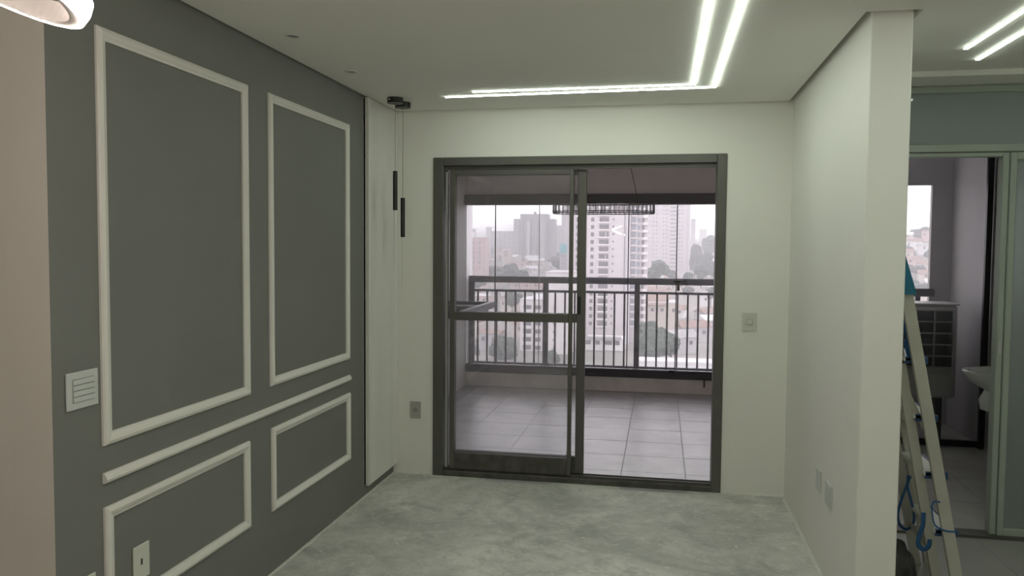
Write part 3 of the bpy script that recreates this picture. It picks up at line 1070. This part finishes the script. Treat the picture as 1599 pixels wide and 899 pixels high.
def main_tower():
    D = 310
    t = thing('apartment_tower', (X_(950, D), D, -38), 'tall pale apartment tower rising close behind the open half of the sliding door', 'building')
    zt = 36
    vol(t, X_(884, D), X_(917, D), D + 3, 16, -38, zt, M['tower'])
    vol(t, X_(917, D), X_(976, D), D, 18, -38, zt, M['tower'])
    vol(t, X_(976, D), X_(983, D), D + 2, 16, -38, zt, M['tower3'])
    vol(t, X_(983, D), X_(1010, D), D + 5, 16, -38, zt - 2, M['tower'])
    px_m = D / FPX
    fl = 11.62
    for k in range(-7, 18):
        y = 331 + fl * k
        if y > 512:
            continue
        zz = Z_(y, D)
        inst('window', pbox(1.25, .3, 1.5, M['win']), t, (X_(925 - k * .12, D), D, zz - .75))
        inst('window', pbox(3.7, .3, 1.7, M['win']), t, (X_(943 - k * .1, D), D, zz - .8))
        inst('balcony_slab', pbox(4.2, 1.2, .35, M['apt']), t, (X_(942.5 - k * .1, D), D - .5, zz - 1.35))
        if k % 3 == 0:
            inst('balcony_end', pbox(.3, .5, 1.7, M['tower']), t, (X_(946 - k * .1, D), D - .1, zz - .8))
        inst('window', pbox(.6, .3, .7, M['win']), t, (X_(957.5 - k * .12, D), D, zz - .2))
        inst('window', pbox(1.9, .3, 2.0, M['winb']), t, (X_(988, D), D + 5, zz - 1))
        inst('window', pbox(1.2, .3, 1.9, M['winb']), t, (X_(996.5, D), D + 5, zz - 1))
        inst('window', pbox(1.1, .3, 1.7, M['win']), t, (X_(1003, D), D + 5, zz - .9))
        inst('balcony_slab', pbox(1.7, 1.6, 1.0, M['apt']), t, (X_(1007, D), D + 4.6, zz - 2.0))
        inst('balcony_slab', pbox(2.4, 1.0, .4, M['apt']), t, (X_(989.5, D), D + 4.8, zz - 1.5))
        inst('window', pbox(1.0, .3, 1.5, M['win']), t, (X_(900, D), D + 3, zz - .75))
    MB().box(X_(974.4, D), X_(975.6, D), D - .1, D, -30, zt).build('joint_line', M['win'], t)
    # podium at the foot
    p0 = Z_(528, 292)
    vol(t, X_(916, 292), X_(977, 292), 292, 10, -38, p0, M['hwhite'], 'podium')
    MB().box(X_(918, 292), X_(972, 292), 289, 294, p0, p0 + .6).build('podium_roof', M['roofg'], t)
    for a, c in ((920, 1.9), (935, 1.6), (952, 2.6), (966, 1.6)):
        for y in (535, 552):
            inst('window', pbox(c, .3, 1.5, M['win']), t, (X_(a, 292), 292, Z_(y, 292) - .75))


main_tower()


def grid_windows(t, x0, x1, Y, ya, yb, step, cols, w, h, m):
    y = ya
    while y < yb:
        for c in cols:
            inst('window', pbox(w, .3, h, m), t, (x0 + (x1 - x0) * c, Y, Z_(y, Y) - h / 2))
        y += step


# grey stepped tower
D = 800
t = thing('apartment_tower', (X_(833, D), D, -30), 'broad grey hazy tower block with stepped top seen through the glass leaf', 'building')
zc, zw = Z_(334, D, 833), Z_(341.5, D, 833)
vol(t, X_(812, D), X_(854, D), D, 20, -40, zc, M['tower2'])
vol(t, X_(801, D), X_(812, D), D + 3, 16, -40, zw, M['tower2'])
vol(t, X_(854, D), X_(865, D), D + 3, 16, -40, zw, M['tower2'])
vol(t, X_(823, D), X_(827, D), D - 1.5, 3, -40, zc - 8, M['tower3'], 'pilaster')
vol(t, X_(843, D), X_(850, D), D - 1.5, 3, -40, zc - 8, M['tower3'], 'pilaster')
vol(t, X_(832, D), X_(835, D), D + 4, 6, zc, zc + 2.5, M['tower2'], 'roof_tank')
grid_windows(t, X_(801, D), X_(812, D), D + 3, 346, 420, 4.7, (.25, .6), 2.0, 1.6, M['tower3'])
grid_windows(t, X_(843, D), X_(850, D), D - 1.5, 344, 424, 4.7, (.5,), 3.4, 1.4, M['tower2'])
for c in (817.5, 829.5, 839.5):
    vol(t, X_(c - .8, D), X_(c + .8, D), D - .15, .5, -40, zc - 6, M['win'], 'window_strip')

# pale tower behind the main one
D = 600
t = thing('apartment_tower', (X_(1045, D), D, -30), 'pale hazy tower with a dark glazed strip, beyond the main tower', 'building')
vol(t, X_(1008, D), X_(1046, D), D, 22, -40, 70, M['tower'])
vol(t, X_(1046, D), X_(1057, D), D + 1.5, 18, -40, 68, M['hgrey'])
vol(t, X_(1057, D), X_(1072, D), D - .5, 20, -40, 72, M['tower'])
vol(t, X_(1072, D), X_(1077.5, D), D + 3, 18, -40, 72, M['tower3'])
grid_windows(t, X_(1008, D), X_(1046, D), D, 322, 420, 6.1, (.3, .45, .72, .85), .9, 1.1, M['winb'])
grid_windows(t, X_(1057, D), X_(1072, D), D - .5, 322, 420, 6.1, (.2, .5), .9, 1.0, M['winb'])
for k in range(17):
    y = 322 + 6.1 * k
    inst('balcony_slab', pbox(5.2, 1.6, 1.1, M['tower3']), t, (X_(1051.5, D), D + 1.0, Z_(y, D)))

# smaller blocks
def block(px0, px1, ytop, D, m, label, depth=18, wins=None, zb=-42):
    t = thing('city_block', (X_((px0 + px1) / 2, D), D, zb), label, 'building')
    z1 = at((px0 + px1) / 2, ytop, D).z
    x0, x1 = X_(px0, D), X_(px1, D)
    vol(t, x0, x1, D, depth, zb, z1, m)
    MB().box(x0 - .2, x1 + .2, D - .2, D + depth + .2, z1, z1 + .7).build('parapet', M['tower3'], t)
    if wins:
        ya, yb, st, cols, w, h, wm = wins
        grid_windows(t, x0, x1, D, ya, yb, st, cols, w, h, wm)
    return t


t = block(733, 754, 371.5, 470, M['pink'], 'pinkish apartment block at the left edge beside the balcony wall',
          wins=(380, 428, 8, (.3, .75), 1.5, 1.6, M['tower2']))
vol(t, X_(728, 470), X_(733.5, 470), 466, 16, -42, Z_(362, 470, 730), M['apt'], 'stair_wing')
block(766, 803, 361.5, 1050, M['tower2'], 'wide flat grey block on the far hill left of the grey tower', wins=(366, 384, 5, (.1, .3, .5, .7, .9), 2.5, 2, M['tower3']))
block(866.5, 877, 352.5, 950, M['tower'], 'slim pale block just beyond the grey stepped tower', wins=(358, 384, 5, (.3, .7), 1.6, 5, M['tower2']))
block(876.5, 888, 336, 700, M['tower'], 'narrow tall pale block squeezed beside the main tower', wins=(342, 380, 6, (.5,), 1.2, 1.3, M['tower3']))
t = block(874, 885.5, 396, 520, M['hgrey'], 'small teal painted block between the two towers', wins=(400, 420, 6, (.3, .7), .8, .8, M['winb']))
vol(t, X_(874, 520), X_(885.5, 520), 519.5, 18, Z_(396, 520), Z_(381, 520), M['teal'], 'upper_storey')
block(1078.5, 1085, 342, 1300, M['tower2'], 'thin distant tower at the edge of the pale tower', wins=(348, 370, 6, (.5,), 2, 2, M['tower3']))
block(1092, 1103, 358, 1900, M['tower3'], 'distant stepped block on the skyline above the wooded ridge', wins=(361, 368, 4, (.3, .7), 3, 2, M['tower2']))
block(758.5, 766, 354.5, 2200, M['tower3'], 'very faint distant high-rise on the left skyline', wins=(358, 370, 5, (.5,), 3, 3, M['tower2']))
block(736, 741, 357.5, 2000, M['tower3'], 'very faint distant high-rise above the pinkish block', wins=(360, 370, 5, (.5,), 3, 3, M['tower2']))
block(784, 797, 390, 640, M['cream'], 'small cream house front with dark windows on the far slope', depth=10, wins=(394, 402, 5, (.35, .6), 1.0, 1.6, M['win']))
t = block(813, 850, 470, 285, M['apt'], 'white apartment block with stacked balconies seen through the railing',
          wins=(482, 575, 12.8, (.3,), 3.0, 1.5, M['win']))
y = 482
while y < 575:
    inst('window', pbox(2.2, .3, 1.5, M['win']), t, (X_(841, 285), 285, Z_(y, 285) - .75))
    inst('balcony_slab', pbox(3.6, 1.0, 1.0, M['hwhite']), t, (X_(824, 285), 284.5, Z_(y, 285) - 1.9))
    y += 12.8
t = block(853, 893, 427, 278, M['apt'], 'blank white apartment gable with small bracket shadows behind the railing post')
for y in (484, 509, 522, 534, 547, 560):
    inst('bracket_shadow', pbox(.9, .5, .7, M['win']), t, (X_(867, 278), 277.7, Z_(y, 278)))  # dark boxes give the brackets' shadows by colour
block(1000, 1116, 568, 236, M['wroof'], 'long low white flat roof just beyond the railing', depth=8)
t = block(1010, 1061, 474, 350, M['cream'], 'long cream building with clay roofs beyond the big tree',
          wins=(482, 490, 9, (.2, .5, .85), 1.2, 1.4, M['win']))
MB().add([(X_(1009, 350), 348, Z_(474, 350)), (X_(1046, 350), 348, Z_(474, 350)), (X_(1046, 350), 362, Z_(457, 350)), (X_(1009, 350), 362, Z_(457, 350)),
          (X_(1009, 350), 376, Z_(474, 350)), (X_(1046, 350), 376, Z_(474, 350))], [(0, 1, 2, 3), (3, 2, 5, 4), (0, 3, 4), (1, 5, 2), (0, 4, 5, 1)]).build('roof', M['roof'], t)


def house_mesh(w, d, h, rh):
    wall = MB().box(-w / 2, w / 2, -d / 2, d / 2, -6, h)
    e = .5
    rf = MB().add([(-w / 2 - e, -d / 2 - e, h - .1), (w / 2 + e, -d / 2 - e, h - .1), (w / 2 + e, d / 2 + e, h - .1), (-w / 2 - e, d / 2 + e, h - .1),
                   (-w / 2 - e, 0, h + rh), (w / 2 + e, 0, h + rh)], [(0, 1, 5, 4), (2, 3, 4, 5), (0, 4, 3), (1, 2, 5), (3, 2, 1, 0)])
    return wall, rf


def rawmesh(b, name, m):
    me = bpy.data.meshes.new(name)
    me.from_pydata(b.v, [], b.f)
    me.materials.append(m)
    return me


HV = []
for (w, d, h, rh) in ((9, 8, 4, 2.2), (12, 8, 6, 2.4), (8, 7, 6.5, 1.0), (15, 10, 5, 2.0)):
    HV.append((house_mesh(w, d, h, rh), w, d, h))
HM = {}


def house(x, y, kind, wm, rm, rot, label, group):
    (wb, rb), w, d, h = HV[kind]
    for nm, bb, m in (('wall', wb, wm), ('roof', rb, rm)):
        k = (kind, nm, m.name)
        if k not in HM:
            HM[k] = rawmesh(bb, nm, m)
    z = ground_z(x, y)
    t = thing('hillside_house', (x, y, z), label, 'house', group)
    t.rotation_euler.z = rot
    for nm, m in (('wall', wm), ('roof', rm)):
        o = bpy.data.objects.new(nm, HM[(kind, nm, m.name)])
        COL.objects.link(o)
        o.parent = t
    for i in (-1, 1):
        o = bpy.data.objects.new('window', pbox(1.3, .3, 1.4, M['win']))
        COL.objects.link(o)
        o.parent = t
        o.location = (i * w * .25, -d / 2, h * .55)


# trees
def crown_mesh(seed, lobes=11):
    rr = random.Random(seed)
    bm = bmesh.new()
    for k in range(lobes):
        a = rr.uniform(0, 6.28)
        q = rr.uniform(0, .62) if k else 0
        c = Vector((math.cos(a) * q, math.sin(a) * q, rr.uniform(-.3, .42)))
        r = rr.uniform(.3, .52)
        res = bmesh.ops.create_icosphere(bm, subdivisions=3, radius=r)
        for v in res['verts']:
            n = noise.noise((v.co + c) * 5 + Vector((seed, 0, 0))) * .35 + noise.noise((v.co + c) * 14) * .3
            v.co = v.co * (1 + n) + c
    me = bpy.data.meshes.new('crown')
    bm.to_mesh(me)
    bm.free()
    me.materials.append(M['leaf'])
    for p in me.polygons:
        p.use_smooth = False
    return me


CR = [crown_mesh(s) for s in (1, 2, 3)]
tb = MB().cyl((0, 0, -4), (0, 0, 6), .3, 8, .2)
TRUNK = rawmesh(tb, 'trunk', M['bark'])


def tree(x, y, z, rx, rz, label, group=None):
    t = thing('tree', (x, y, z - rz), label, 'tree', group)
    o = bpy.data.objects.new('crown', random.choice(CR))
    COL.objects.link(o)
    o.parent = t
    o.location = (0, 0, rz)
    o.scale = (rx, rx, rz)
    o.rotation_euler.z = random.uniform(0, 6)
    o = bpy.data.objects.new('trunk', TRUNK)
    COL.objects.link(o)
    o.parent = t
    o.location = (0, 0, 0)


SLOPE = ['hazy dark tree above the top rail at the foot of the pinkish block',
         'hazy dark tree above the top rail between pinkish block and grey tower',
         'hazy dark tree above the top rail against the base of the grey stepped tower',
         'low hazy tree just above the top rail below the middle of the grey tower',
         'hazy tree just behind the top rail nearest the balcony side wall',
         'dark tree low behind the balusters nearest the balcony side wall',
         'dark tree low behind the balusters beside the broad dark tree',
         'small hazy tree between the grey stepped tower and the main tower']
RIDGE = ['hazy ridge tree touching the edge of the pale tower',
         'tallest hazy tree on the ridge skyline at the right end of the glazing',
         'hazy tree on the ridge slope close to the pale tower, below the skyline',
         'hazy tree on the ridge slope at the right end of the glazing, below the skyline',
         'hazy tree just above the top rail right of the last glass joint',
         'hazy tree just above the top rail at the very end by the door jamb',
         'low hazy tree just above the top rail below the pale tower',
         'hazy tree under the top rail by the door jamb',
         'hazy tree under the top rail below the last glass joint']


def tree_at(px0, px1, y0, y1, D, label, group=None):
    c = at((px0 + px1) / 2, (y0 + y1) / 2, D)
    tree(c.x, D, c.z, (px1 - px0) / 2 * D / FPX, (y1 - y0) / 2 * D / FPX, label, group)


tree_at(980, 1052, 498, 580, 250, 'large dark leafy tree crown at the foot of the main tower')
tree_at(1032, 1064, 518, 560, 262, 'smaller dark tree merging with the large tree beside the road')
tree_at(1008, 1044, 402, 440, 440, 'dark tree crown above the railing just right of the main tower')
tree_at(1040, 1062, 420, 440, 470, 'low bushy tree below the pale tower')
tree_at(762, 818, 518, 580, 262, 'broad dark tree behind the lower railing balusters beside the white block')
tree_at(848, 874, 542, 580, 255, 'small dark tree at the foot of the blank white gable')
tree_at(782, 818, 452, 482, 360, 'rounded dark tree above the white apartment block with balconies')
for k, (a, c, e, f, D) in enumerate(((734, 766, 408, 440, 520), (756, 790, 412, 440, 500), (778, 812, 408, 436, 540), (796, 826, 418, 440, 480), (736, 760, 430, 452, 450),
                                     (730, 752, 534, 578, 270), (744, 768, 512, 552, 300), (862, 886, 404, 424, 560))):
    tree_at(a, c, e, f, D, SLOPE[k], 'trees on the slope left of the main tower')
for k, (a, c, e, f, D) in enumerate(((1078, 1100, 378, 412, 640), (1094, 1122, 366, 400, 760), (1074, 1096, 394, 428, 560), (1088, 1118, 392, 428, 580), (1080, 1110, 412, 440, 480), (1100, 1124, 404, 436, 520),
                                     (1060, 1082, 424, 442, 430), (1098, 1122, 446, 470, 420), (1062, 1086, 446, 462, 430))):
    tree_at(a, c, e, f, D, RIDGE[k], 'trees on the wooded ridge')
# everything built so far that a scattered house or tree must keep clear of
FOOT = []
for o in list(COL.objects):
    if o.parent is None and o.name.split('.')[0] in ('apartment_tower', 'city_block', 'tree'):
        pts = []
        for ch in o.children:
            for cc in ch.bound_box:
                pts.append(Vector(o.location) + Vector(ch.location) + Vector((cc[0] * ch.scale[0], cc[1] * ch.scale[1], 0)))
        FOOT.append((min(p.x for p in pts), max(p.x for p in pts), min(p.y for p in pts), max(p.y for p in pts)))


def clear(x, y, rr):
    for x0, x1, y0, y1 in FOOT:
        if x0 - rr < x < x1 + rr and y0 - rr < y < y1 + rr:
            return False
    FOOT.append((x - rr * .8, x + rr * .8, y - rr * .8, y + rr * .8))
    return True


def zone(px_, D):
    if px_ > 1300:
        return 'on the hillside seen past the condenser'
    side = 'left of the grey stepped tower' if px_ < 800 else 'around the grey stepped tower' if px_ < 884 else 'behind the main tower' if px_ < 1012 else 'below the pale tower' if px_ < 1078 else 'near the right end of the railing'
    near = 'close' if D < 380 else 'mid-distance' if D < 650 else 'distant'
    return near + ' ' + side


walls = ['cream', 'hgrey', 'hwhite', 'pink']
WN = dict(cream='cream', hgrey='grey', hwhite='white', pink='pinkish')
RN = dict(roof='clay', roofg='grey', wroof='bright white')
rnd = random.Random(11)
n = tries = 0
while n < 170 and tries < 9000:
    tries += 1
    pxx = rnd.uniform(730, 1118) if rnd.random() < .88 else rnd.uniform(1410, 1462)
    pyy = rnd.uniform(372, 572)
    D = 245
    while D < 1500 and at(pxx, pyy, D).z > ground_z(X_(pxx, D, pyy), D):
        D += 8
    if D >= 1500 or (D < 345 and 876 < pxx < 1014):
        continue
    x = X_(pxx, D, pyy)
    if not clear(x, D, 9):
        continue
    n += 1
    wn, rn = rnd.choice(walls), rnd.choice(['roof', 'roof', 'roofg', 'wroof'])
    zn = zone(pxx, D)
    house(x, D, rnd.randrange(4), M[wn], M[rn], rnd.uniform(-.6, .6), 'small %s house with %s roof, %s' % (WN[wn], RN[rn], zn), 'hillside houses ' + zn)
n = tries = 0
while n < 34 and tries < 3000:
    tries += 1
    D = rnd.uniform(380, 1100)
    pxx = rnd.uniform(735, 1115) if n < 20 else rnd.uniform(1405, 1470)
    if n >= 20:
        D = rnd.uniform(480, 720)
    x = X_(pxx, D)
    q = rnd.uniform(5, 9)
    if not clear(x, D, q):
        continue
    n += 1
    zn = zone(pxx, D)
    tree(x, D, ground_z(x, D) + 4, q, rnd.uniform(3.5, 6), 'small hazy %s tree between houses, ' % ('rounded' if q < 6.2 else 'spreading' if q < 7.8 else 'broad') + zn, 'small trees ' + zn)

# ------------------------------------------------------------------ haze over the city
hz = bpy.data.materials.new('city_haze')
hz.use_nodes = True
t_ = hz.node_tree
t_.nodes.clear()
oo = t_.nodes.new('ShaderNodeOutputMaterial')
vs = t_.nodes.new('ShaderNodeVolumeScatter')
vs.inputs['Color'].default_value = (0.97, 0.96, 1.0, 1)
vs.inputs['Density'].default_value = 0.0008
va = t_.nodes.new('ShaderNodeVolumeAbsorption')
va.inputs['Color'].default_value = (0, 0, 0, 1)
va.inputs['Density'].default_value = 0.0005
ads = t_.nodes.new('ShaderNodeAddShader')
t_.links.new(vs.outputs[0], ads.inputs[0])
t_.links.new(va.outputs[0], ads.inputs[1])
t_.links.new(ads.outputs[0], oo.inputs['Volume'])
h = MB().box(-1600, 1600, 75, 2650, -80, 30).build('haze', hz)
tag(h, 'pale lilac haze hanging over the city', 'haze', kind='stuff')
